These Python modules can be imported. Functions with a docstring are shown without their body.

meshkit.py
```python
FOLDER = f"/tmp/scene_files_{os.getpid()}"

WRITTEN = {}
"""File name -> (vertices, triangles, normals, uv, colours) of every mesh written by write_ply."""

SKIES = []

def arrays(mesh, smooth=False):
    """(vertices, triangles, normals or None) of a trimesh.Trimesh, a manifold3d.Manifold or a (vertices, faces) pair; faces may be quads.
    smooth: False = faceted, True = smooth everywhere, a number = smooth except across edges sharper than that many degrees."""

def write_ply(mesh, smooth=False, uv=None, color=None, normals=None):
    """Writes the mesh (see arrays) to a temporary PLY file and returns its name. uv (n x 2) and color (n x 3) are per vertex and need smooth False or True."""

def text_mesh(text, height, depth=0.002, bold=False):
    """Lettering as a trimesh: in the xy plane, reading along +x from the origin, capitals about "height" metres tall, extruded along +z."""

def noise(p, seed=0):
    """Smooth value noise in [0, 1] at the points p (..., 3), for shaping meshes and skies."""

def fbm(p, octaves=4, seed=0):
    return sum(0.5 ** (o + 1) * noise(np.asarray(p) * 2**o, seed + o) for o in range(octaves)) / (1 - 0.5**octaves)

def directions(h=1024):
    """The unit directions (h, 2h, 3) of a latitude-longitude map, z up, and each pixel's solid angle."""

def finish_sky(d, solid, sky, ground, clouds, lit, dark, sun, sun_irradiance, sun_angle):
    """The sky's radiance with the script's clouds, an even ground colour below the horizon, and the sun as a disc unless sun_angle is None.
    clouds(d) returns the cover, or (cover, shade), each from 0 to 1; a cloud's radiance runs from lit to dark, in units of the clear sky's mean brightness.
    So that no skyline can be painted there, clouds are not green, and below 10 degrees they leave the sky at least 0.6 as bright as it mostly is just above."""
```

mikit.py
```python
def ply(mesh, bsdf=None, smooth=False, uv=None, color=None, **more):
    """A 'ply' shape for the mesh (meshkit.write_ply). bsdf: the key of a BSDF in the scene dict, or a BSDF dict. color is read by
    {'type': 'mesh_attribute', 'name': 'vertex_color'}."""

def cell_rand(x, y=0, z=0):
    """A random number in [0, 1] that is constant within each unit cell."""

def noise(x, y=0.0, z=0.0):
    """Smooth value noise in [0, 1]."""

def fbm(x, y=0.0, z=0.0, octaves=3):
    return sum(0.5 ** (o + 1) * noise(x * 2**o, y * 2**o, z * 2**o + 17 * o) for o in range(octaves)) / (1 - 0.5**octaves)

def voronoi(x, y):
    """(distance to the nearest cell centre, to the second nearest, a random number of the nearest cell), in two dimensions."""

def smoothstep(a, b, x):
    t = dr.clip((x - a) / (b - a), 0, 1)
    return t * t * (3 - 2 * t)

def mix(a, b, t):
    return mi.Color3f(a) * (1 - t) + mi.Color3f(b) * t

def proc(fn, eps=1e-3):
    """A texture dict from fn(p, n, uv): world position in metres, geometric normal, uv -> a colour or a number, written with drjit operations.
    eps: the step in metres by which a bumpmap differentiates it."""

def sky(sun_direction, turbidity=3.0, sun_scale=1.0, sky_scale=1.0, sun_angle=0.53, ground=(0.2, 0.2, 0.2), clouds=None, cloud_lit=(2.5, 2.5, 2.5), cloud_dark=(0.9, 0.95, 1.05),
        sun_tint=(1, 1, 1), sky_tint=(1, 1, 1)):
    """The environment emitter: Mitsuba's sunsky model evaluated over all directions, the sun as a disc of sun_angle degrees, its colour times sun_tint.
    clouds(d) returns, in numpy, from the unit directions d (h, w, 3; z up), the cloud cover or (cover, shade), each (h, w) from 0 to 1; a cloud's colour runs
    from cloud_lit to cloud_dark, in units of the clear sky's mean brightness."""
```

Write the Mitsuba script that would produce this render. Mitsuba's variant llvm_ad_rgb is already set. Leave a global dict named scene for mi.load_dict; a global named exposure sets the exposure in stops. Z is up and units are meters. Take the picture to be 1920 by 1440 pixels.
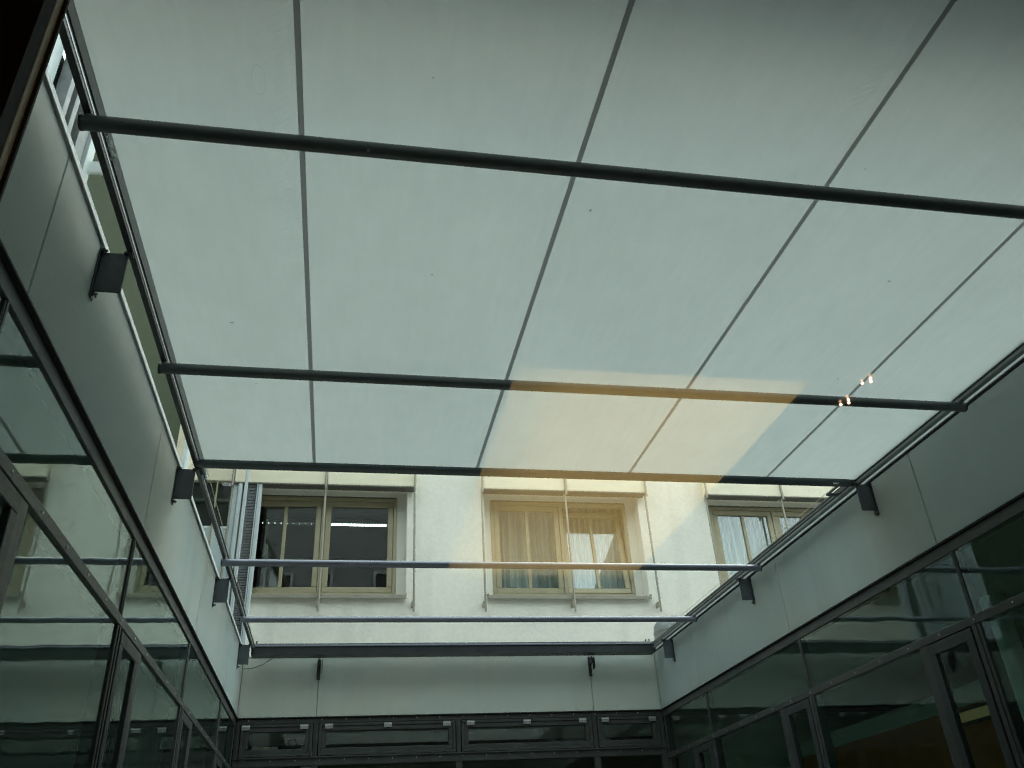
import math, random
import numpy as np, trimesh, drjit as dr, mitsuba as mi, mikit, meshkit
from shapely.geometry import Polygon

# ---------------------------------------------------------------- camera, sky, exposure (z up, metres; eye at z = 1.5)
EYE = 1.5
scene, labels = {}, {}
R = np.array([[0.9827160034564348, -0.1777899774395079, -0.05157499852323468],
              [0.048238090487854574, 0.514913943135985, -0.8558835889244734],
              [0.17872420982255854, 0.8386026204861339, 0.5145904213421498]])   # right, down, forward
_o = np.array([0, 0, EYE])
scene['camera'] = {'type': 'perspective', 'fov': math.degrees(2 * math.atan(960 / 1596.7)), 'fov_axis': 'x', 'near_clip': 0.02, 'far_clip': 600.0,
                   'to_world': mi.ScalarTransform4f().look_at(origin=_o.tolist(), target=(_o + R[2]).tolist(), up=(-R[1]).tolist())}
scene['sky'] = mikit.sky((0.35, 0.3, 0.85), turbidity=4, sun_scale=0.2, sun_angle=20, clouds=lambda d: 1.0, cloud_lit=(3.9, 4.05, 4.05))
exposure = 2.95

# ---------------------------------------------------------------- materials
def mat(key, d): scene[key] = d; return key
def pr(key, col, rough=.6, spec=.5, metal=0., bump=None, two=True, **k):
    c = mikit.proc(col) if callable(col) else {'type': 'rgb', 'value': list(col)}
    b = {'type': 'principled', 'base_color': c, 'roughness': rough, 'specular': spec, 'metallic': metal, **k}
    if bump: b = {'type': 'bumpmap', 'arbitrary': mikit.proc(bump[0], eps=bump[2]), 'scale': bump[1], 'bsdf': b}
    return mat(key, {'type': 'twosided', 'bsdf': b} if two else b)

def end_lit_col(p, n, uv): return render_col(p, n, uv) * mi.Color3f(1.66, 1.56, 1.47)  # panel colour raised to stand in for light on the far parapet
def render_col(p, n, uv):            # smooth painted parapet render: faint cloudiness and rain streaks
    h = p.x + p.y
    streak = mikit.smoothstep(.55, .95, mikit.fbm(h * 3.7, p.z * .45, 3.0)) * .12 + mikit.smoothstep(.6, .9, mikit.fbm(h * 17., p.z * .8, 9.0)) * .02
    cloud = (mikit.fbm(p.x * 1.3, p.y * 1.3, p.z * 1.6) - .5) * .14
    spk = mikit.smoothstep(.79, .86, mikit.noise(h * 60., p.z * 60.)) * .04
    warm = mikit.smoothstep(.4, .8, mikit.fbm(h * 1.1, p.z * .8, 40.))
    return mikit.mix((.325, .375, .362), (.355, .375, .337), warm) * (1 + cloud - streak - spk)
def render_bump(p, n, uv): return mikit.fbm((p.x + p.y) * 90., p.z * 90.) + 2.5 * mikit.noise((p.x + p.y) * 7., p.z * 7.)
def stucco_col(p, n, uv):
    f = mikit.fbm(p.x * 34, p.z * 34, p.y * 34)
    s = mikit.fbm(p.x * .8, p.z * .5, 7.) - .5
    d = mikit.smoothstep(.62, .9, mikit.fbm(p.x * 3.1, p.z * .4, 2.)) * .07
    return mi.Color3f(.80, .752, .655) * (.97 + .065 * (f - .5) * 2 + .12 * s - d)
def stucco_bump(p, n, uv): return mikit.fbm(p.x * 26, p.z * 26, p.y * 26, 4)
def stucco_dull(p, n, uv): return mi.Color3f(.15, .155, .15) * (.85 + .3 * mikit.fbm(p.x * 2, p.z * 2, p.y * 2))
def dust(c, amt=.25):
    def fn(p, n, uv):
        f = mikit.fbm(p.x * 9., p.y * 9., p.z * 9.)
        return mi.Color3f(*c) * (1 + amt * 2 * (f - .5)) + mikit.smoothstep(.6, .85, mikit.noise(p.x * 45., p.y * 45., p.z * 45.)) * .006
    return fn
SPOTS = ((-.585, 3.40, .012, .006), (.889, 2.459, .007, .007), (2.396, 2.749, .007, .007), (.299, 2.941, .007, .005), (-.516, 3.946, .005, .005), (1.9, 2.1, .004, .004), (.2, 1.9, .004, .004), (1.5, 3.9, .005, .005), (2.6, 3.6, .006, .004))
def fabric_col(p, n, uv):
    weave = mikit.noise(p.x * 420., p.y * 420.) - .5
    c = (mikit.fbm(p.x * 2.2, p.y * 1.1, 5.) - .5) * .10 + (mikit.fbm(p.x * 40., p.y * 6., 1.) - .5) * .06 + (mikit.fbm(p.x * 9., p.y * 9., 8.) - .5) * .05
    st = mi.Float(0)
    for (x, y, a, b) in SPOTS:
        st = dr.maximum(st, 1 - mikit.smoothstep(.6, 1.1, dr.sqrt(dr.square((p.x - x) / a) + dr.square((p.y - y) / b))))
    e = dr.sqrt(dr.square((p.x + .367) / .022) + dr.square((p.y - 1.986) / .06))
    ring = (1 - mikit.smoothstep(.0, .06, dr.abs(e - 1))) * .14
    return mi.Color3f(.493, .537, .53) * (1 + c + weave * .05) * (1 - .55 * st - ring)
def wood_col(p, n, uv):
    g = mikit.fbm(p.y * 7., p.x * 7., p.z * .7)
    return mikit.mix((.22, .068, .024), (.36, .13, .048), g)
def curtain_col(p, n, uv):
    f = mikit.fbm(p.x * 26., p.z * .6, 2.)
    return mi.Color3f(.62, .66, .62) * (.72 + .5 * f)

pr('m_render_end_lit', end_lit_col, .75, .3, bump=(render_bump, .0006, .004))
pr('m_render', render_col, .6, .4, bump=(render_bump, .0006, .004))
pr('m_stucco', stucco_col, .9, .2, bump=(stucco_bump, .014, .006))
pr('m_stucco_in', (.69, .665, .60), .9, .2)
pr('m_dark', dust((.030, .036, .038)), .42, .5)
pr('m_frame', dust((.045, .049, .048)), .38, .5)
pr('m_plate', dust((.07, .082, .09)), .5, .5)
pr('m_tube', dust((.075, .092, .096), .2), .36, .6)
pr('m_tube_blue', dust((.20, .21, .26), .15), .28, .7, .25)
pr('m_bar', dust((.07, .09, .096), .2), .40, .6)
pr('m_black', (.012, .013, .014), .6, .3)
pr('m_alu', (.42, .44, .44), .38, .5, .55)
pr('m_rail', dust((.20, .22, .215)), .45, .5)
pr('m_steel', (.55, .56, .56), .3, .5, .8)
pr('m_coping', (.72, .75, .73), .45, .5)
pr('m_bronze', dust((.34, .295, .19), .08), .42, .5, .25)
pr('m_rod', dust((.32, .29, .23), .15), .45, .5, .2)
pr('m_cream', dust((.77, .68, .51), .06), .6, .4)
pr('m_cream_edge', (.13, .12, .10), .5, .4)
pr('m_white', (.74, .76, .76), .5, .4)
pr('m_post', (.52, .56, .56), .5, .4)
pr('m_olive', (.050, .063, .038), .85, .2)
pr('m_dull', stucco_dull, .9, .2)
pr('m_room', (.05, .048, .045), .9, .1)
pr('m_room_pale', (.58, .59, .56), .9, .1)
pr('m_ceiling', (.20, .205, .20), .9, .1)
pr('m_beam', (.34, .345, .33), .9, .1)
pr('m_hall', (.055, .057, .058), .9, .1)
pr('m_wood', wood_col, .55, .4)
pr('m_floor', (.12, .12, .12), .6, .3)
pr('m_ground', lambda p, n, uv: mi.Color3f(.18, .18, .17) * (.8 + .4 * mikit.fbm(p.x * 3, p.y * 3)), .9, .2)
pr('m_paving', lambda p, n, uv: mi.Color3f(.42, .41, .38) * (.85 + .3 * mikit.fbm(p.x * 2, p.y * 2)), .9, .2)
pr('m_panel_blue', (.50, .56, .57), .4, .4)
pr('m_slat', (.26, .265, .265), .5, .4)
pr('m_zinc', dust((.24, .25, .25), .3), .5, .5, .3)
pr('m_straw', (.33, .31, .24), .8, .2)
pr('m_copper', (.35, .10, .05), .5, .4)
mat('m_fabric', {'type': 'principledthin', 'base_color': mikit.proc(fabric_col), 'roughness': .8, 'diff_trans': .865, 'spec_trans': 0., 'eta': 1.3})
mat('m_seam', {'type': 'principledthin', 'base_color': {'type': 'rgb', 'value': [.24, .255, .255]}, 'roughness': .8, 'diff_trans': .46, 'spec_trans': 0., 'eta': 1.3})
mat('m_curtain', {'type': 'principledthin', 'base_color': mikit.proc(curtain_col), 'roughness': .9, 'diff_trans': .7, 'spec_trans': 0., 'eta': 1.2})
def glass(key, t, r=1.0, ior=1.52, tr=(.97, .98)): return mat(key, {'type': 'thindielectric', 'int_ior': ior, 'specular_transmittance': {'type': 'rgb', 'value': list(t)}, 'specular_reflectance': {'type': 'rgb', 'value': [r * tr[0], r, r * tr[1]]}})
glass('m_glass', (.60, .84, .76), r=.88, tr=(.87, .95))
glass('m_glass_clear', (.85, .9, .87))
glass('m_glass_coated', (.85, .92, .88), ior=1.85)
glass('m_glass_near', (.80, .95, .955), r=.31, ior=2.4)      # solar control glass of the hall
def glow_col(p, n, uv):      # emission drawn weaker towards the edges for a soft mirrored glow
    e = mikit.smoothstep(-4.06, -3.72, p.y) * (.50 + .50 * mikit.smoothstep(.58, .92, p.x)) * (.62 + .38 * mikit.smoothstep(-1.47, -1.72, p.y)) * (.8 + .2 * mikit.smoothstep(1.84, 1.62, p.x))
    return mi.Color3f(.29, .188, .063) * e * (.94 + .12 * mikit.noise(p.x * 3., p.y * 2.))
def lamp(rgb): return {'type': 'area', 'radiance': {'type': 'rgb', 'value': list(rgb)}}

# ---------------------------------------------------------------- helpers (all z are relative to the eye; obj() lifts them)
def cbox(x0, x1, y0, y1, z0, z1, b=.003):
    x0, x1, y0, y1, z0, z1 = min(x0, x1), max(x0, x1), min(y0, y1), max(y0, y1), min(z0, z1), max(z0, z1)
    b = min(b, .3 * (x1 - x0), .3 * (y1 - y0), .3 * (z1 - z0))
    c, h, P = np.array([x0 + x1, y0 + y1, z0 + z1]) / 2, np.array([x1 - x0, y1 - y0, z1 - z0]) / 2, []
    if b <= 0:
        m = trimesh.creation.box(h * 2); m.apply_translation(c); return m
    for s in np.ndindex(2, 2, 2):
        s = np.array(s) * 2 - 1
        for k in range(3):
            q = h - b; q[k] = h[k]
            P.append(c + s * q)
    return trimesh.convex.convex_hull(np.array(P))
def plain(x0, x1, y0, y1, z0, z1): return cbox(x0, x1, y0, y1, z0, z1, 0)
def cyl(p0, p1, r, n=24, caps=True):
    m = trimesh.creation.cylinder(radius=r, segment=[p0, p1], sections=n); return m
def tube_path(pts, r, n=8):
    return trimesh.util.concatenate([cyl(pts[i], pts[i + 1], r, n) for i in range(len(pts) - 1)])
def prism_y(poly, y0, y1):           # poly in (x, z), extruded along y
    m = trimesh.creation.extrude_polygon(Polygon(poly), y1 - y0, engine='earcut')
    v = m.vertices.copy(); m.vertices = np.stack([v[:, 0], y1 - v[:, 2], v[:, 1]], 1); m.fix_normals(); return m
def frame_rect(a0, a1, z0, z1, w, fn):   # four bars butted end to end; fn(a0,a1,z0,z1) -> mesh
    return cat(fn(a0, a1, z1 - w, z1), fn(a0, a1, z0, z0 + w), fn(a0, a0 + w, z0 + w, z1 - w), fn(a1 - w, a1, z0 + w, z1 - w))
def cat(*m): return trimesh.util.concatenate(list(m))
def sheet(o, u, v, nu, nv, amp=0., f=2.2, seed=0, fn=None):   # a pane or cloth; amp bends it a little along its normal
    o, u, v = map(lambda a: np.array(a, float), (o, u, v)); n = np.cross(u, v); n /= np.linalg.norm(n)
    s, t = np.meshgrid(np.linspace(0, 1, nu + 1), np.linspace(0, 1, nv + 1), indexing='ij')
    P = o + s[..., None] * u + t[..., None] * v
    if amp:                                        # flat along its border, where the frame holds it
        w = np.minimum(np.minimum(s, 1 - s) / .18, 1) * np.minimum(np.minimum(t, 1 - t) / .3, 1); w = w * w * (3 - 2 * w)
        a, b = P @ (u / np.linalg.norm(u)), P @ (v / np.linalg.norm(v))
        h = np.sin(a * 5.1 * f + seed) * np.cos(b * 4.3 * f + 2 * seed) + .5 * np.sin(a * 9.7 * f - b * 6.1 * f + 3 * seed)
        P = P + (h * w * amp * .34)[..., None] * n
    if fn: P = fn(P, s, t)
    i, j = np.meshgrid(np.arange(nu), np.arange(nv), indexing='ij'); k = lambda a, b: (i + a) * (nv + 1) + j + b
    F = np.stack([k(0, 0), k(1, 0), k(1, 1), k(0, 1)], -1).reshape(-1, 4)
    return trimesh.Trimesh(P.reshape(-1, 3), np.vstack([F[:, [0, 1, 2]], F[:, [0, 2, 3]]]), process=False)
used = {}
def key_of(name):
    n = used.get(name, -1) + 1; used[name] = n
    return name if n == 0 else f'{name}_{n:03d}'
def lift(m):
    m = m.copy(); m.vertices = m.vertices + [0, 0, EYE]; return m
def obj(name, mesh, m, parent=None, smooth=False, label=None, kind=None, **more):
    k = key_of((parent + '__' if parent else '') + name)
    scene[k] = mikit.ply(lift(mesh), m, smooth=smooth, **more)
    d = {}
    if label: d['label'] = label
    if kind: d['kind'] = kind
    if d: labels[k] = d
    return k
def thing(name, label, category, group=None):
    k = key_of(name); labels[k] = {'label': label, 'category': category}
    if group: labels[k]['group'] = group
    return k

# ---------------------------------------------------------------- measures
XL, XR, YF, YN = -1.044, 3.523, 9.571, .60
ZB, ZC, ZT, ZH = 1.70, 2.338, 1.24, 1.622          # parapet foot, parapet top, transom top, head frame bottom
ZFLOOR = -EYE + .02
YB = 11.56
MULL = [2.31, 4.31, 6.29, 8.29]
JOINT = [2.40, 4.40, 6.385, 8.375]

# ---------------------------------------------------------------- ground
g = sheet((-300, -300, -EYE), (600, 0, 0), (0, 600, 0), 2, 2)
k = obj('ground', g, 'm_ground', kind='structure', label='paved ground around and below the courtyard')
k = obj('courtyard_floor', cbox(XL, XR, YN + .1, YF, -EYE + .004, -EYE + .03), 'm_paving', kind='structure', label='pale paving of the courtyard floor')

# ---------------------------------------------------------------- glazed wings left and right of the courtyard
def side_wing(side, label):
    s = -1 if side == 'l' else 1                 # outward direction
    X = XL if s < 0 else XR
    w = thing('glazed_wing', label, 'building')
    O = lambda a: X + s * a                      # a = metres behind the wall face
    def bx(a0, a1, y0, y1, z0, z1, b=.003): return cbox(O(a0), O(a1), y0, y1, z0, z1, b)
    ys = [YN + .1] + JOINT + [YF - .003]
    par = obj('parapet', plain(O(.03), O(.24), YN + .1, YF + .2, ZB + .01, ZC - .004), 'm_stucco_in', w)
    for a, b in zip(ys[:-1], ys[1:]):
        obj('panel', bx(0, .028, a + .003, b - .003, ZB, ZC if s < 0 else ZC - .0155, .004), 'm_render', par)
    zc = ZC + .002 if s < 0 else ZC - .003
    obj('coping', bx(-.012, .26, YN + .1, YF + .25, zc + .02, zc + .03, .002), 'm_coping', w)
    obj('coping_edge', bx(-.012, -.008, YN + .1, YF - .002, zc, zc + .02, .001), 'm_white' if s < 0 else 'm_post', w)
    if s > 0: obj('dark_strip', bx(-.004, .03, YN + .1, YF - .002, zc - .012, zc - .0005, .001), 'm_black', w)  # solid black strip drawn for the shade line under the coping
    obj('drip_strip', bx(-.014, .02, YN + .1, YF - .015, ZB - .012, ZB - .001, .002), 'm_black', w)
    obj('head_frame', bx(.006, .07, YN + .1, YF, ZH, ZB - .013), 'm_frame', w)
    obj('transom', bx(.002, .07, YN + .1, YF, ZT - .048, ZT), 'm_frame', w)
    edges = [YN + .12] + MULL + [YF - .03]
    for i, y in enumerate(MULL):
        obj('mullion', cat(bx(.008, .07, y - .016, y + .016, ZT, ZH), bx(.005, .008, y - .006, y + .006, ZT, ZH, .001)), 'm_frame', w)
        obj('post', cat(bx(.006, .08, y - .036, y + .036, ZFLOOR, ZT - .048), bx(.0, .006, y - .010, y + .010, ZFLOOR, ZT - .05, .002)), 'm_frame', w)
    obj('post', bx(.010, .10, YF - .045, YF - .002, ZFLOOR, ZT - .048), 'm_frame', w)
    obj('mullion', bx(.012, .09, YF - .035, YF - .002, ZT, ZH), 'm_frame', w)
    rnd = random.Random(3 if s < 0 else 4)
    for i in range(len(edges) - 1):
        a, b = edges[i] + .016, edges[i + 1] - .016
        obj('pane', sheet((O(.016), a, ZT), (0, b - a, 0), (0, 0, ZH - ZT), 60, 24, .0006, 1.7, 10 * i + (s > 0)), 'm_glass', w, smooth=True)
        a, b = edges[i] + .036, edges[i + 1] - .036
        # narrow vent leaf beside the post, then a broad fixed pane
        l0, l1 = a + .008, a + .43
        if i > 0:
            leaf = obj('vent_leaf', frame_rect(l0, l1, ZFLOOR + .1, ZT - .056, .062, lambda p, q, r, t: bx(.0, .04, p, q, r, t)), 'm_dark', w)
            obj('pane', sheet((O(.014), l0 + .06, ZFLOOR + .16), (0, l1 - l0 - .12, 0), (0, 0, ZT - .056 - .062 - ZFLOOR - .16), 4, 12, .0003, 1.7, 77 + i), 'm_glass', leaf, smooth=True)
            obj('post', bx(.006, .08, l1 + .004, l1 + .085, ZFLOOR, ZT - .048), 'm_frame', w)
            a = l1 + .085
        obj('pane', sheet((O(.016), a, ZFLOOR + .1), (0, b - a, 0), (0, 0, ZT - .048 - ZFLOOR - .1), 60, 60, .0007, 1.7, 30 + 10 * i + (s > 0)), 'm_glass', w, smooth=True)
    obj('screw', cat(*[cyl((O(.005), y, z), (O(-.001), y, z), .006, 6) for y in np.arange(1.0, YF, .33) for z in (ZT - .024,)]), 'm_steel', w, kind='stuff')
    obj('floor', plain(O(.02), O(3.0), YN, YF + .1, ZFLOOR - .06, ZFLOOR + .05), 'm_floor', w)
    obj('roof', cat(plain(O(.1), O(3.2), YN - .2, YF + .3, ZB + .14, ZB + .34)), 'm_zinc', w)
    obj('ceiling', plain(O(.073), O(3.05), YN - .15, YF + .35, ZH + .06, ZB + .13), 'm_ceiling', w)
    for q in (YF + .3, YN - .2): obj('end_wall', plain(O(.1), O(3.1), q, q + .1, -EYE, ZB + .13), 'm_room_pale', w)
    back = obj('back_wall', plain(O(3.0), O(3.15), YN - .1, YF + .3, -EYE, ZB + .13), 'm_room_pale' if s > 0 else 'm_ceiling', w)
    if s > 0:
        for i in range(9):      # timber wall panels of the inner room
            y = 1.2 + i * .92
            obj('panel', cbox(O(2.955), O(2.998), y, y + .91, ZFLOOR + .05, ZT - .24 if i % 3 else ZT - .1, .004), 'm_wood', back)
        obj('inner_beam', plain(O(1.4), O(1.7), YN + .2, YF, ZT - .12, ZT + .02), 'm_beam', w)
        obj('partition', plain(O(1.42), O(1.5), 5.9, YF, ZFLOOR, ZT - .12), 'm_wood', w)
    else:
        for y in (3.4, 6.1, 8.4): obj('door', cbox(O(2.94), O(2.998), y, y + .95, ZFLOOR + .05, .75, .004), 'm_wood', back)
    return w
WL = side_wing('l', 'pale parapet wall over dark framed glazing along the left of the courtyard')
WR = side_wing('r', 'pale parapet wall over dark framed glazing along the right of the courtyard')

# ---------------------------------------------------------------- far wing: parapet and hopper windows
FW = thing('glazed_wing', 'low end wing with pale parapet and four dark hopper windows below it', 'building')
par = obj('parapet', plain(XL - .2, XR + .2, YF + .03, YF + .24, ZB + .01, ZC - .03), 'm_stucco_in', FW)
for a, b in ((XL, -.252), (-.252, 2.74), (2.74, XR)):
    obj('panel', cbox(a + .003, b - .003, YF, YF + .028, ZB, ZC - .03, .004), 'm_render_end_lit', par)
obj('coping', cbox(XL - .2, XR + .2, YF - .01, YF + .26, ZC - .028, ZC - .012, .002), 'm_coping', FW)
obj('drip_strip', cbox(XL, XR, YF - .014, YF + .02, ZB - .012, ZB - .001, .002), 'm_black', FW)
obj('head_frame', cbox(XL, XR, YF + .006, YF + .09, ZB - .06, ZB - .013), 'm_frame', FW)
obj('transom', cat(cbox(XL, XR, YF + .006, YF + .09, 1.235, 1.318), cbox(XL, XR, YF - .012, YF + .006, 1.306, 1.318, .002)), 'm_frame', FW)
MX = [XL + .02, -.245, 1.235, 2.735, XR - .02]
for x in MX:
    obj('mullion', cat(cbox(x - .024, x + .024, YF + .004, YF + .09, 1.318, ZB - .06), cbox(x - .006, x + .006, YF - .002, YF + .004, 1.318, ZB - .06, .001)), 'm_frame', FW)
    obj('post', cbox(x - .035, x + .035, YF + .01, YF + .1, ZFLOOR, 1.235), 'm_frame', FW)
HG = {0: (-.945, -.365), 1: (-.115, .49, 1.11), 2: (1.365, 1.98, 2.60), 3: (2.855, 3.40)}
for i in range(4):
    a, b = MX[i] + .028, MX[i + 1] - .028
    hw = obj('hopper_window', cat(frame_rect(a + .004, b - .004, 1.322, ZB - .064, .028, lambda p, q, r, t: cbox(p, q, YF - .004, YF + .07, r, t)),
             frame_rect(a + .033, b - .033, 1.351, ZB - .093, .045, lambda p, q, r, t: cbox(p, q, YF + .006, YF + .06, r, t))), 'm_frame', FW)
    obj('pane', sheet((a + .07, YF + .04, 1.385), (b - a - .14, 0, 0), (0, 0, ZB - .13 - 1.385), 16, 4, .0001, 1.7, i), 'm_glass_clear', hw, smooth=True)
    for x in HG[i]:
        obj('hinge', cat(cbox(x - .041, x + .041, YF - .012, YF - .005, 1.616, 1.628, .002), cbox(x - .041, x + .041, YF - .012, YF - .005, 1.582, 1.606, .002), cyl((x - .041, YF - .014, 1.611), (x + .041, YF - .014, 1.611), .006, 10)), 'm_steel', hw)
    for x in (a + .12, b - .12):
        obj('latch', cbox(x - .03, x + .03, YF - .012, YF + .004, 1.327, 1.342, .003), 'm_dark', hw)
    a, b = MX[i] + .035, MX[i + 1] - .035
    obj('pane', sheet((a, YF + .05, ZFLOOR + .1), (b - a, 0, 0), (0, 0, 1.235 - ZFLOOR - .1), 12, 12, .0005, 1.7, 60 + i), 'm_glass', FW, smooth=True)
obj('screw', cat(*[cyl((x, YF + .007, z), (x, YF - .001 if z > 1.5 else YF + .003, z), .006, 6) for x in np.arange(XL + .12, XR, .245) for z in (ZB - .028, 1.285)]), 'm_steel', FW, kind='stuff')
obj('floor', plain(XL - .1, XR + .1, YF + .02, YF + 1.7, ZFLOOR - .06, ZFLOOR + .05), 'm_floor', FW)
obj('roof', plain(XL - 3.3, XR + 3.3, YF + .42, YB - .02, ZB + .14, ZB + .34), 'm_zinc', FW)
obj('ceiling', plain(XL - 3.2, XR + 3.2, YF + .11, YF + 1.7, ZB - .02, ZB + .13), 'm_ceiling', FW)
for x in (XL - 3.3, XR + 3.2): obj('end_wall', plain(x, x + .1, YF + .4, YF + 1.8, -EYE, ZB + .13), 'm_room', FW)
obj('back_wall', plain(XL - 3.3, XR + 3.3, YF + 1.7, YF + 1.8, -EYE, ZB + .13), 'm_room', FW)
# coloured panels standing in for the lit interior seen through the left hopper
inr = obj('glimpse_panel', cat(plain(-1.02, -.72, YF + 1.62, YF + 1.69, ZFLOOR, 1.66)), 'm_cream', FW)
obj('glimpse_panel', cat(plain(-.44, -.30, YF + 1.60, YF + 1.69, 1.3, 1.66)), 'm_white', FW)
obj('glimpse_panel', cat(plain(-.62, -.5, YF + 1.2, YF + 1.3, ZFLOOR, 1.68)), 'm_dark', FW)

# ---------------------------------------------------------------- near wing: the glazed wall and hall the view is taken from
NW = thing('glazed_wing', 'glazed hall behind the dark post at the upper left corner', 'building')
obj('parapet', plain(XL - 3, XR + 3, YN - .24, YN + .05, ZB, ZC), 'm_stucco_in', NW)
obj('head_frame', plain(XL - 2.5, XR + 2.5, YN - .05, YN + .05, ZH, ZB), 'm_frame', NW)
obj('transom', plain(-.333, XR, YN - .04, YN + .05, ZT - .048, ZT), 'm_frame', NW)
obj('post', plain(-2.2, -.3152, YN - .02, YN + .0157, -EYE, ZH), 'm_black', NW)
obj('glazing_bead', plain(-.31515, -.3146, YN + .0003, YN + .0116, -EYE, ZT - .05), 'm_white', NW)
obj('post_edge', plain(-.3150, -.3107, YN + .0118, YN + .0156, -EYE, ZT - .05), 'm_black', NW)
obj('post', plain(1.9, 2.0, YN - .04, YN + .06, -EYE, ZH), 'm_frame', NW)
obj('pane', sheet((-.3105, YN + .0137, ZFLOOR), (2.2105, 0, 0), (0, 0, ZT - .048 - ZFLOOR), 2, 2), 'm_glass_near', NW)
obj('pane', sheet((2.0, YN + .015, ZFLOOR), (XR - 2.0, 0, 0), (0, 0, ZT - .048 - ZFLOOR), 2, 2), 'm_glass', NW)
obj('pane', sheet((-.5, YN + .015, ZT), (XR + .5, 0, 0), (0, 0, ZH - ZT), 2, 2), 'm_glass', NW)
ZCE = 1.76
obj('ceiling', plain(XL - 2, XR + 2, YN - 5.6, YN - .03, ZCE, ZCE + .05), 'm_hall', NW)
obj('roof', plain(XL - 2, XR + 2, YN - 5.7, YN - .24, ZCE + .06, ZCE + .3), 'm_zinc', NW)
obj('floor', plain(XL - 2, XR + 2, YN - 5.6, YN + .02, ZFLOOR - .08, ZFLOOR - .02), 'm_floor', NW)
obj('wall', cat(plain(XL - 2, XR + 2, YN - 5.7, YN - 5.6, -EYE, ZCE), plain(XL - 2.1, XL - 2, YN - 5.7, YN, -EYE, ZCE), plain(XR + 2, XR + 2.1, YN - 5.7, YN, -EYE, ZCE)), 'm_hall', NW)
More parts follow.
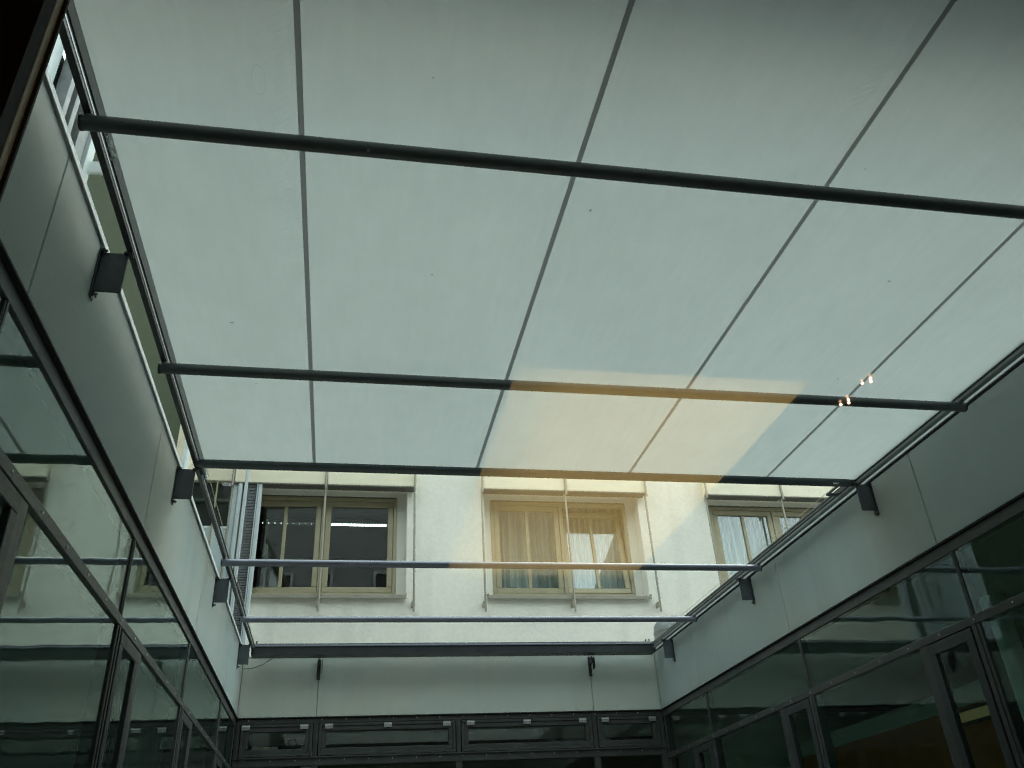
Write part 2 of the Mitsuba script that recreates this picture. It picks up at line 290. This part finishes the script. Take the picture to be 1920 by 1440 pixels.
# the lit ceiling light of that hall, seen mirrored in the pane
cl = thing('ceiling_light', 'warm glowing rectangular ceiling light mirrored in the window glass', 'ceiling light')
m = sheet((.60, 2 * (YN + .0137) - 5.26, ZCE - .012), (0, 5.26 - 2.70, 0), (1.23, 0, 0), 1, 1)
m.faces = m.faces[:, ::-1] if m.face_normals[0][2] > 0 else m.faces
obj('diffuser', m, 'm_white', cl, emitter={'type': 'area', 'radiance': mikit.proc(glow_col)}, uv=np.array([[0, 0], [0, 1], [1, 0], [1, 1.]]))
obj('housing', frame_rect(.57, 1.86, 0, 1, .001, lambda p, q, r, t: plain(p, q, 0, .001, 0, .001)) if 0 else cat(plain(.58, .598, -4.05, -1.45, ZCE - .03, ZCE), plain(1.832, 1.85, -4.05, -1.45, ZCE - .03, ZCE), plain(.598, 1.832, -4.05, -4.035, ZCE - .03, ZCE), plain(.598, 1.832, -1.465, -1.45, ZCE - .03, ZCE)), 'm_hall', cl)
for j, (lab, pts) in enumerate((('upper spot lamp with added ghost bulbs glinting in the glass right of the warm glow', ((2.067, 2.656), (2.082, 2.680), (2.052, 2.696))), ('lower spot lamp with added ghost bulbs glinting in the glass on the second tube', ((2.065, 2.832), (2.082, 2.858), (2.053, 2.874))))):
    sp = thing('spot_lamp', lab, 'spot lamp')
    ys = [2 * (YN + .015) - q[1] for q in pts]
    obj('base', cbox(2.03, 2.10, min(ys) - .03, max(ys) + .03, ZCE - .012, ZCE, .003), 'm_dark', sp)
    for (x, _), y in zip(pts, ys):
        b = trimesh.creation.icosphere(2, .0052); b.apply_translation((x, y, ZCE - .02)); obj('glint_bulb', b, 'm_white', sp, emitter=lamp((17, 9.5, 5)))  # some bulbs are added ghosts that repeat the lamp like a doubled reflection

# ---------------------------------------------------------------- guide rails, brackets, tubes, box
ZR = 2.315
RAIL = {}
for s, lab in ((1, 'slotted guide rail carrying the awning above the left parapet'), (-1, 'slotted guide rail carrying the awning above the right parapet')):
    r = thing('guide_rail', lab, 'awning rail')
    a = -.942 if s > 0 else 3.457           # outer lower corner; s points into the courtyard
    q = lambda u, z: (a + s * u, ZR + z)
    w, h = (.024 if s > 0 else .034), .064
    poly = [q(0, 0), q(w, 0), q(w, .018), q(w - .012, .018), q(w - .012, .030), q(w, .030), q(w, .044), q(w - .012, .044), q(w - .012, .052), q(w, .052), q(w, h), q(0, h)]
    obj('profile', prism_y(poly, .9, 9.44), 'm_rail' if s < 0 else 'm_dark', r)  # right profile gets a lighter colour to make up for weak light there
    obj('track', cat(plain(a + s * (w - .0115), a + s * (w + .002), .9, 9.43, ZR + .0195, ZR + .0285)), 'm_alu' if s > 0 else 'm_black', r)
    obj('lip', cbox(a + s * (w + .001), a + s * (w + .006), .9, 9.43, ZR + .046, ZR + .050, .001), 'm_dark', r)
def bracket(s, y, lab):
    X = XL if s > 0 else XR
    b = thing('rail_bracket', lab, 'bracket', 'brackets carrying the guide rails')
    xr = -.940 if s > 0 else 3.418
    obj('plate', cbox(X + s * .0065, xr + s * .004, y - .004, y + .004, 2.118, ZR - .002, .001), 'm_plate', b)
    obj('base_plate', cbox(X + s * .0005, X + s * .006, y - .022, y + .022, 2.085, ZR + .01, .001), 'm_dark', b)
    obj('rail_clip', cbox(xr - s * .012, xr + s * .02, y - .02, y + .02, ZR - .012, ZR - .001, .002), 'm_dark', b)
    for z in (2.096, ZR + .0):
        obj('bolt', cat(cyl((X + s * .006, y - .012, z), (X + s * .03, y - .012, z), .005, 8), cyl((X + s * .006, y - .012, z), (X + s * .014, y - .012, z), .010, 6), cyl((X + s * .02, y - .03, z - .002), (X + s * .02, y + .006, z - .002), .004, 6)), 'm_dark', b)
for y, lab in ((2.91, 'dark plate bracket on the left wall, nearest and largest'), (4.94, 'dark plate bracket on the left wall just below the awning front bar'), (6.99, 'dark plate bracket on the left wall, third from the front, below the thin tube'), (9.06, 'small dark plate bracket on the left wall beside the end of the awning box')):
    bracket(1, y, lab)
for y, lab in ((4.87, 'dark plate bracket on the right wall at the awning front bar, largest there'), (6.885, 'dark plate bracket on the right wall between the two thin tubes'), (8.95, 'small dark plate bracket on the right wall beside the end of the awning box')):
    bracket(-1, y, lab)

ZTB = 2.285
def tube(yt, lab, m='m_tube'):
    y = yt / 2.4247 * ZTB
    t = thing('support_tube', lab, 'tube', 'tubes spanning the courtyard between the rails')
    obj('tube', cyl((-.942, y, ZTB), (3.452, y, ZTB), .0272, 32), m, t, smooth=40)
    for x, s in ((-.942, -1), (3.452, 1)):
        obj('end_cap', cyl((x, y, ZTB), (x + s * .008, y, ZTB), .0295, 24), 'm_dark', t, smooth=40)
        obj('end_clip', cat(cbox(x - s * .03, x - s * .005, y - .012, y + .012, ZTB + .027, ZR + .004, .002), cyl((x - s * .02, y + .02, ZTB + .02), (x - s * .02, y + .02, ZTB + .055), .004, 8)), 'm_steel', t)
    return t
t1 = tube(2.3228, 'thick dark tube nearest the viewer, crossing under the awning at the top')
obj('bolt', cyl((.0, 2.3228 / 2.4247 * ZTB - .016, ZTB - .019), (.0, 2.3228 / 2.4247 * ZTB - .022, ZTB - .026), .006, 8), 'm_steel', t1)
tube(3.9641, 'dark tube under the awning, second from the top')
tube(6.9229, 'thin blue grey tube crossing in front of the three windows', 'm_tube_blue')
tube(8.5527, 'lowest thin blue grey tube, below the window sills', 'm_tube_blue')

bx = thing('awning_box', 'long dark metal box spanning the far end of the courtyard', 'awning box')
obj('housing', prism_y([(-.945, 2.272), (3.452, 2.272), (3.452, 2.372), (-.945, 2.372)], 9.30, 9.455), 'm_dark', bx)
obj('lip', cat(cbox(-.93, 3.45, 9.286, 9.299, 2.352, 2.362, .002), cbox(-.93, 3.45, 9.29, 9.31, 2.374, 2.384, .002)), 'm_tube_blue', bx)
obj('flashing', cbox(-.93, 3.45, 9.292, 9.2985, 2.3625, 2.3735, .001), 'm_alu', bx)
for x in (-.255, 2.742):
    obj('mount', cat(cbox(x - .006, x + .006, 9.46, YF - .012, 2.19, 2.268, .001), cbox(x - .018, x + .018, YF - .011, YF - .002, 2.07, 2.28, .002), cbox(x + .03, x + .036, 9.47, YF - .012, 2.14, 2.268, .001)), 'm_dark', bx)
for x in (-.90, 3.36, 3.40):
    obj('pin', cyl((x, 9.34, 2.372), (x, 9.34, 2.42), .008, 10), 'm_dark', bx)
def cable_mesh(): return tube_path([(-.95, 9.45, 2.2), (-.85, 9.5, 2.235), (-.72, 9.47, 2.268)], .004)
obj('cable', cat(tube_path([(XL + .01, 9.55, 2.19), (-.95, 9.53, 2.185), (-.84, 9.5, 2.215), (-.74, 9.465, 2.272)], .0035)), 'm_dark', bx)

# ---------------------------------------------------------------- awning
ZA = 2.345
aw = thing('awning', 'grey translucent fabric awning stretched over the courtyard with dark seams', 'awning')
Y0, Y1 = .72, 4.875
seams = [-.1005, .331, .763, 1.178]
L, Rr = -.386, 1.4575
ed = [L] + seams + [Rr]
def cloth(P, s, t):
    x, y = P[..., 0], P[..., 1]
    sag = 0
    for q in seams: sag = sag + .0011 * np.exp(-((x - q * ZA + .08) / .09) ** 2) * np.sin(205 * (y + .8 * (x - q * ZA)) + 5 * meshkit.noise(P * 3.0)) * meshkit.noise(P * 1.7, 4)
    edge = np.clip(np.minimum(s, 1 - s) / .04, 0, 1)
    P = P.copy(); P[..., 2] += edge * (sag + .004 * (meshkit.fbm(P * [1.2, .7, 1], 2, 5) - .5))
    return P
for i, (a, b) in enumerate(zip(ed[:-1], ed[1:])):
    a, b = a * ZA + (.0086 if i else .021), b * ZA - (.0086 if i < 4 else 0)     # a seam or hem closes each edge
    obj('fabric_panel', sheet((a, Y0, ZA), (b - a, 0, 0), (0, Y1 - Y0, 0), 110, 620, fn=cloth), 'm_fabric', aw, smooth=True)
for q in seams:
    obj('seam', sheet((q * ZA - .0100, Y0, ZA - .0008), (.020, 0, 0), (0, Y1 - Y0, 0), 2, 60), 'm_seam', aw, smooth=True)
obj('hem', sheet((L * ZA - .001, Y0, ZA - .0008), (.0235, 0, 0), (0, Y1 - Y0, 0), 2, 60), 'm_seam', aw, smooth=True)
yb = 4.895
obj('front_bar', cyl((-.90, yb, ZA - .004), (3.372, yb, ZA - .004), .0355, 36), 'm_bar', aw, smooth=40)
obj('front_bar_end', cat(cyl((-.932, yb, ZA - .004), (-.90, yb, ZA - .004), .03, 24), cbox(-.915, -.895, yb + .02, yb + .16, ZA - .02, ZA + .02)), 'm_plate', aw, smooth=30)
obj('front_bar_end', cat(cyl((3.372, yb, ZA - .004), (3.42, yb, ZA - .004), .03, 24), cbox(3.385, 3.40, yb + .03, yb + .22, ZA - .03, ZA + .01), cbox(3.31, 3.325, yb + .03, yb + .16, ZA - .03, ZA - .015), cbox(3.31, 3.40, yb + .16, yb + .19, ZA - .03, ZA - .015)), 'm_plate', aw, smooth=30)
obj('bar_label', cbox(3.25, 3.29, yb - .028, yb - .024, ZA - .036, ZA - .022, .0005), 'm_alu', aw)
for x, lab in ((-.888, 'thin pale pull cord running along the left rail to the awning box'), (3.345, 'thin pale pull cord running along the right rail to the awning box')):
    k = key_of('pull_cord'); scene[k] = mikit.ply(lift(cyl((x, yb + .05, ZA + .012), (x - .0 + (.03 if x > 0 else -.02), 9.33, ZA + .02), .0022, 8)), 'm_cream')
    labels[k] = {'label': lab, 'category': 'cord'}
def scraps(c, n, seed, sc, lab):
    rr = random.Random(seed); ms = []
    for i in range(n):
        m = trimesh.creation.icosphere(1, 1.0); m.vertices *= [sc * rr.uniform(.3, .8), sc * rr.uniform(.6, 1.6), sc * rr.uniform(.4, 1.)]
        m.vertices += (meshkit.noise(m.vertices * 60 + i * 3)[:, None] - .5) * sc * .9
        m.apply_transform(trimesh.transformations.rotation_matrix(rr.uniform(0, 3), (rr.random(), rr.random(), .2)))
        m.apply_translation(np.array(c) + [rr.uniform(-.006, .006), (i - n / 2) * sc * 1.5, rr.uniform(-.01, .01)]); ms.append(m)
    k = key_of('cloth_scrap'); scene[k] = mikit.ply(lift(cat(*ms)), 'm_white'); labels[k] = {'label': lab, 'category': 'cloth'}
scraps((-.895, 2.35, ZA - .012), 7, 1, .012, 'crumpled white cloth scrap caught on the left rail beside the nearest tube')
scraps((-.905, 5.14, ZA + .01), 5, 2, .012, 'crumpled white cloth scrap on the left rail behind the awning front bar')

# ---------------------------------------------------------------- plastered building behind
PB = thing('plastered_building', 'white plastered building with bronze framed windows beyond the far end', 'building')
OX = [(-1.60, .80), (1.93, 4.31), (5.435, 7.82)]
OZ0, OZ1 = 3.575, 5.225
YW = YB + .22
xs = [-1.5] + [x for o in OX for x in o] + [16.]
xs[0] = -6.; xs[1] = -1.60
walls = [plain(xs[2 * i], xs[2 * i + 1], YB, YB + .215, OZ0, OZ1) for i in range(4)]
walls += [plain(-6, 16, YB, YB + .4, -EYE, OZ0), plain(-6, 16, YB, YB + .4, OZ1, 12.)]
obj('wall', cat(*walls), 'm_stucco', PB)
MAR = .115
for wi, (a, b) in enumerate(OX):
    fa, fb, f0, f1 = a + MAR + .01, b - MAR - .015, OZ0 + .085, 5.125     # frame outer edges on the inner plane
    wn = obj('window', frame_rect(fa, fb, f0, f1, .052, lambda p, q, r, t: cbox(p, q, YW - .01, YW + .07, r, t, .004)), 'm_bronze', PB)
    obj('niche', cat(plain(xs[0] if 0 else a - .25, fa, YW, YW + .18, OZ0 - .2, OZ1 + .2), plain(fb, b + .25, YW, YW + .18, OZ0 - .2, OZ1 + .2), plain(fa, fb, YW, YW + .18, f1, OZ1 + .2), plain(fa, fb, YW, YW + .18, OZ0 - .2, f0)), 'm_stucco_in', wn)
    obj('dark_strip', plain(fa + .01, fb - .01, YW - .012, YW - .0005, f1 + .0005, f1 + .018), 'm_cream_edge', wn)  # thin dark strip above the frame
    mx = (fa + fb) / 2 + .02
    obj('mullion', cbox(mx - .028, mx + .028, YW - .012, YW + .068, f0 + .052, f1 - .052, .004), 'm_bronze', wn)
    for si, (p0, p1) in enumerate(((fa + .054, mx - .030), (mx + .030, fb - .054))):
        z0, z1 = f0 + .055, f1 - .055
        tilt = 0.
        sm = frame_rect(p0, p1, z0, z1, .078, lambda p, q, r, t: cbox(p, q, YW + .0, YW + .055, r, t, .006))
        bar = [cbox((p0 + p1) / 2 - .024, (p0 + p1) / 2 + .024, YW + .004, YW + .05, z0 + .078, z1 - .078, .005)] if not (wi == 0 and si == 1) else []
        pane = sheet((p0 + .07, YW + .03, z0 + .07), (p1 - p0 - .14, 0, 0), (0, 0, z1 - z0 - .14), 2, 2)
        parts = [('sash', sm, 'm_bronze')] + [('glazing_bar', m, 'm_bronze') for m in bar] + [('sash_pane', pane, 'm_glass_coated')]
        if wi == 1 and si == 1: tf = trimesh.transformations.rotation_matrix(-math.radians(8.5), (1, 0, 0), (0, YW + .04, z0))
        elif wi == 0 and si == 0: tf = trimesh.transformations.rotation_matrix(math.radians(-3), (0, 0, 1), (p1, YW + .03, 0))
        else: tf = None
        for nm, m, mm in parts:
            if tf is not None: m.apply_transform(tf)
            obj(nm, m, mm, wn)
    obj('sill', cat(cbox(a - .0, b + .0, YB - .075, YW - .002, OZ0 - .004, OZ0 + .022, .004), cbox(a - .006, a + .012, YB - .08, YW - .1, OZ0 + .022, OZ0 + .045, .003), cbox(b - .012, b + .006, YB - .08, YW - .1, OZ0 + .022, OZ0 + .045, .003), cbox(a + .002, b - .002, YB - .078, YB - .068, OZ0 - .028, OZ0 - .004, .002)), 'm_rod', wn)
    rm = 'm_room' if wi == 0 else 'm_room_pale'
    ra, rb, y0, y1 = a - .5, b + .5, YB + .41, YB + 4.2
    obj('room', cat(plain(ra, rb, y1, y1 + .1, 2.6, 5.75), plain(ra - .1, ra, y0, y1, 2.6, 5.75), plain(rb, rb + .1, y0, y1, 2.6, 5.75), plain(ra, rb, y0, y1, 5.65, 5.75), plain(ra, rb, y0, y1, 2.6, 2.7)), rm, wn)
    # drop awning in two cases with three guide rods
    sh = thing('window_awning', ('cream awning case and guide rods of the dark window at the left', 'cream awning case and guide rods of the middle curtained window', 'cream awning case and guide rods of the right window behind the rail')[wi], 'window awning', 'awning cases above the windows')
    r0, r2 = a - .045, b + .10; r1 = (r0 + r2) / 2 + .005
    for p, q in ((r0 + .025, r1 - .012), (r1 + .022, r2 - .005)):
        c = obj('case', cbox(p, q, YB - .165, YB - .003, 5.165, 5.62, .006), 'm_cream', sh)
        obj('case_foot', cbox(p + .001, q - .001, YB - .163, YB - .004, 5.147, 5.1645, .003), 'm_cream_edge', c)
    for x in (r0, r1, r2):
        rd = obj('guide_rod', cat(cyl((x, YB - .11, 3.355), (x, YB - .11, 5.16), .0155, 12), cyl((x, YB - .185, 5.1), (x, YB - .185, 5.62), .016, 12), cyl((x, YB - .11, 5.16), (x, YB - .185, 5.2), .0155, 12)), 'm_rod', sh, smooth=40)
        obj('standoff', cat(cbox(x - .03, x - .005, YB - .12, YB - .001, 3.43, 3.50, .003)), 'm_rod', rd)
    if wi > 0:
        def folds(P, s, t, seed=wi):
            P = P.copy(); P[..., 1] += .028 * np.sin(P[..., 0] * 62 + 3 * meshkit.noise(P * [5, 1, .6], seed)) + .02 * np.sin(P[..., 0] * 23 + seed); return P
        k = key_of('curtain'); scene[k] = mikit.ply(lift(sheet((a + .1, YW + .30, 3.0), (b - a - .2, 0, 0), (0, 0, 2.3), 300, 6, fn=folds)), 'm_curtain', smooth=True)
        labels[k] = {'label': ('sheer white net curtain behind the middle window', 'sheer white net curtain behind the right window')[wi - 1], 'category': 'curtain'}
# lamp inside the dark room
ly = 13.7
lp = thing('strip_light', 'bright linear ceiling lamp inside the dark left window', 'lamp')
obj('body', cbox(-.36, .70, ly, ly + .09, 5.50, 5.56), 'm_black', lp)
obj('diffuser', cat(*[cbox(-.31 + i * .092, -.31 + i * .092 + .084, ly - .012, ly + .035, 5.468, 5.492, .002) for i in range(10)]), 'm_white', lp, emitter=lamp((.75, .77, .72)))
obj('louvre', cat(*[cbox(-.35 + i * .046, -.35 + i * .046 + .006, ly - .014, ly + .082, 5.50, 5.51, .001) for i in range(23)]), 'm_steel', lp)
lp = thing('strip_light', 'dotted row of lamp cells seen through the left sash of the dark window', 'lamp')
obj('body', cbox(-1.75, -.45, ly + .02, ly + .12, 5.50, 5.56), 'm_black', lp)
obj('diffuser', cat(*[cbox(-1.72 + i * .098, -1.72 + i * .098 + .007, ly, ly + .04, 5.482, 5.499, .002) for i in range(13)]), 'm_white', lp, emitter=lamp((.5, .52, .42)))

# ---------------------------------------------------------------- glazed bay and louvre beside the left window
YG = YB - .10
gb = thing('glazed_bay', 'narrow glazed bay with white posts and pale blue panel left of the windows', 'glazed bay')
obj('header', cbox(-3.6, -1.64, YG - .02, YB - .003, 5.20, 6.2), 'm_cream', gb)
obj('panel', cbox(-3.6, -1.632, YG, YG + .03, 2.2, 4.53, .003), 'm_panel_blue', gb)
obj('backing', plain(-3.6, -1.64, YG + .075, YB - .003, 2.2, 5.2), 'm_black', gb)
obj('pane', sheet((-3.6, YG + .02, 4.55), (1.96, 0, 0), (0, 0, .64), 2, 2), 'm_glass_clear', gb)
obj('cross_bar', cbox(-3.6, -1.64, YG + .03, YG + .07, 4.90, 4.95), 'm_frame', gb)
obj('post', cbox(-1.630, -1.572, YG - .02, YB - .003, 2.2, 6.2), 'm_panel_blue', gb)
obj('post', cbox(-1.565, -1.505, YG - .06, YB - .003, 2.2, 6.2, .012), 'm_post', gb)
obj('post', cbox(-1.482, -1.436, YG - .07, YB - .003, 2.2, 6.2, .006), 'm_post', gb)
obj('stile', cbox(-1.86, -1.84, YG - .03, YG - .002, 2.2, 5.2), 'm_bronze', gb)
for x in (-1.93, -1.78, -1.66):
    obj('fixing', cbox(x - .018, x + .018, YG - .02, YG - .001, 4.49, 4.515, .003), 'm_white', gb)
lv = thing('louvre_screen', 'tall narrow louvre screen of fine dark slats beside the left window', 'louvre')
obj('backing', plain(-1.434, -1.306, YG + .02, YG + .03, 2.2, 6.2), 'm_black', lv)
obj('slats', cat(*[plain(-1.430, -1.310, YG - .02, YG + .004, z, z + .009) for z in np.arange(2.25, 6.1, .022)]), 'm_slat', lv, kind='stuff')
obj('frame', cat(cbox(-1.308, -1.296, YG - .06, YG + .04, 2.2, 6.2, .002), cbox(-1.289, -1.245, YG - .05, YB - .003, 2.2, 6.2, .004)), 'm_post', lv)

# ---------------------------------------------------------------- building above the left parapet
OB = thing('olive_building', 'olive green house wall with a striped window above the left parapet', 'building')
XO = -2.4
obj('wall', cat(plain(XO - .3, XO, 5.86, 11.1, 2.0, 6.9), plain(XO - .3, XO, 1.5, 5.86, 6.7, 6.9), plain(XO - .3, XO, -1, 1.5, 2., 6.9)), 'm_olive', OB)
ow = obj('window', cat(*[cbox(XO - .08, XO + .02, y0, y1, 2.0, 6.695) for y0, y1 in ((5.13, 5.21), (5.30, 5.38), (5.52, 5.70))]), 'm_zinc', OB)
obj('blind', plain(XO - .10, XO - .085, 1.5, 5.08, 2.0, 6.695), 'm_panel_blue', ow)
obj('room', plain(XO - .4, XO - .35, 1.5, 5.86, 2.0, 6.695), 'm_black', ow)
obj('reveal', cbox(XO - .1, XO + .05, 5.71, 5.855, 2.0, 6.695), 'm_post', ow)
obj('fin', cat(cbox(XO - .02, XO + .55, 5.80, 5.84, 5.48, 5.60), ), 'm_coping', OB)
obj('downpipe', cyl((XO + .09, 11.35, 2.), (XO + .09, 11.35, 8.), .05, 16), 'm_coping', OB, smooth=40)

# ---------------------------------------------------------------- roof things at the right far corner
rv = thing('roof_ventilator', 'rounded grey metal roof ventilator behind the far right corner', 'ventilator')
cx, cy = 4.12, 10.35
prof = [(0.0, 2.95), (.12, 2.945), (.20, 2.915), (.245, 2.86), (.26, 2.78), (.26, 2.05), (0, 2.05)]
m = trimesh.creation.revolve(np.array(prof)[::-1], sections=40); m.apply_translation((cx, cy, 0)); obj('hood', m, 'm_zinc', rv, smooth=40)
obj('rib', cat(*[trimesh.creation.annulus(.255, .268, .01, sections=40, transform=trimesh.transformations.translation_matrix((cx, cy, z))) for z in (2.55, 2.66, 2.77)]), 'm_alu', rv)
rr = random.Random(8); blades = []
for i in range(150):
    a = rr.uniform(0, 6.283); r = rr.uniform(0, .22); h = rr.uniform(.12, .34); ang = rr.uniform(0, 6.283)
    p = np.array([4.36 + r * math.cos(a), 10.42 + r * math.sin(a), 2.70]); q = p + [rr.uniform(-.16, .16), rr.uniform(-.1, .1), h]
    w = np.array([math.cos(ang), math.sin(ang), 0]) * .006
    mid = (p + q) / 2 + [rr.uniform(-.04, .04), 0, .05]
    blades.append(trimesh.Trimesh([p - w, p + w, mid + w * .8, mid - w * .8, q], [[0, 1, 2], [0, 2, 3], [3, 2, 4]], process=False))
gt = thing('grass_tuft', 'dry grass tuft on the roof behind the far right corner', 'plant')
obj('blades', cat(*blades), 'm_straw', gt)
obj('root_ball', cbox(4.16, 4.56, 10.22, 10.62, 2.05, 2.72, .05), 'm_zinc', gt)
col = thing('column', 'pale round column inside the right glazing', 'column')
obj('shaft', cyl((4.62, 5.42, ZFLOOR + .05), (4.62, 5.42, ZH + .06), .11, 32), 'm_white', col, smooth=40)

# ---------------------------------------------------------------- tall houses over the near hall and beyond the right wing (mirrored in the window panes)
nb = thing('plain_house', 'grey house rising above the near hall, mirrored in the tilted window pane', 'building')
poly = [(-9, ZCE + .32), (14, ZCE + .32), (14, 6.2), (11.2, 6.2), (11.2, 15.4), (9.4, 15.4), (7.59, 10.2), (-9, 10.2)]
obj('wall', prism_y(poly, -9., YN - .45), 'm_dull', nb)
for r in range(2):
    for c in range(7):
        x, z = -6.2 + c * 2.3, 4.3 + r * 3.1
        if r: z = 6.5
        f = obj('window', frame_rect(x, x + 1.2, z, z + 1.5, .08, lambda p, q, a, b: cbox(p, q, YN - .447, YN - .40, a, b)), 'm_zinc', nb)
        obj('pane', plain(x + .08, x + 1.12, YN - .4485, YN - .435, z + .08, z + 1.42), 'm_black', f)
obj('added_shade_slab', cbox(-9, 9, YN - .449, 1.9, 3.28, 3.46), 'm_dull', nb)  # unseen slab added to shade the near end of the awning
wl = thing('wall_lamp', 'dim warm wall lamp glowing inside the lower right glazing', 'lamp')
obj('back_plate', cbox(4.915, 4.938, 6.12, 6.54, .98, 1.09), 'm_dark', wl)
obj('diffuser', cbox(4.86, 4.914, 6.08, 6.58, 1.0, 1.07, .02), 'm_zinc', wl, emitter=lamp((.011, .007, .0022)))
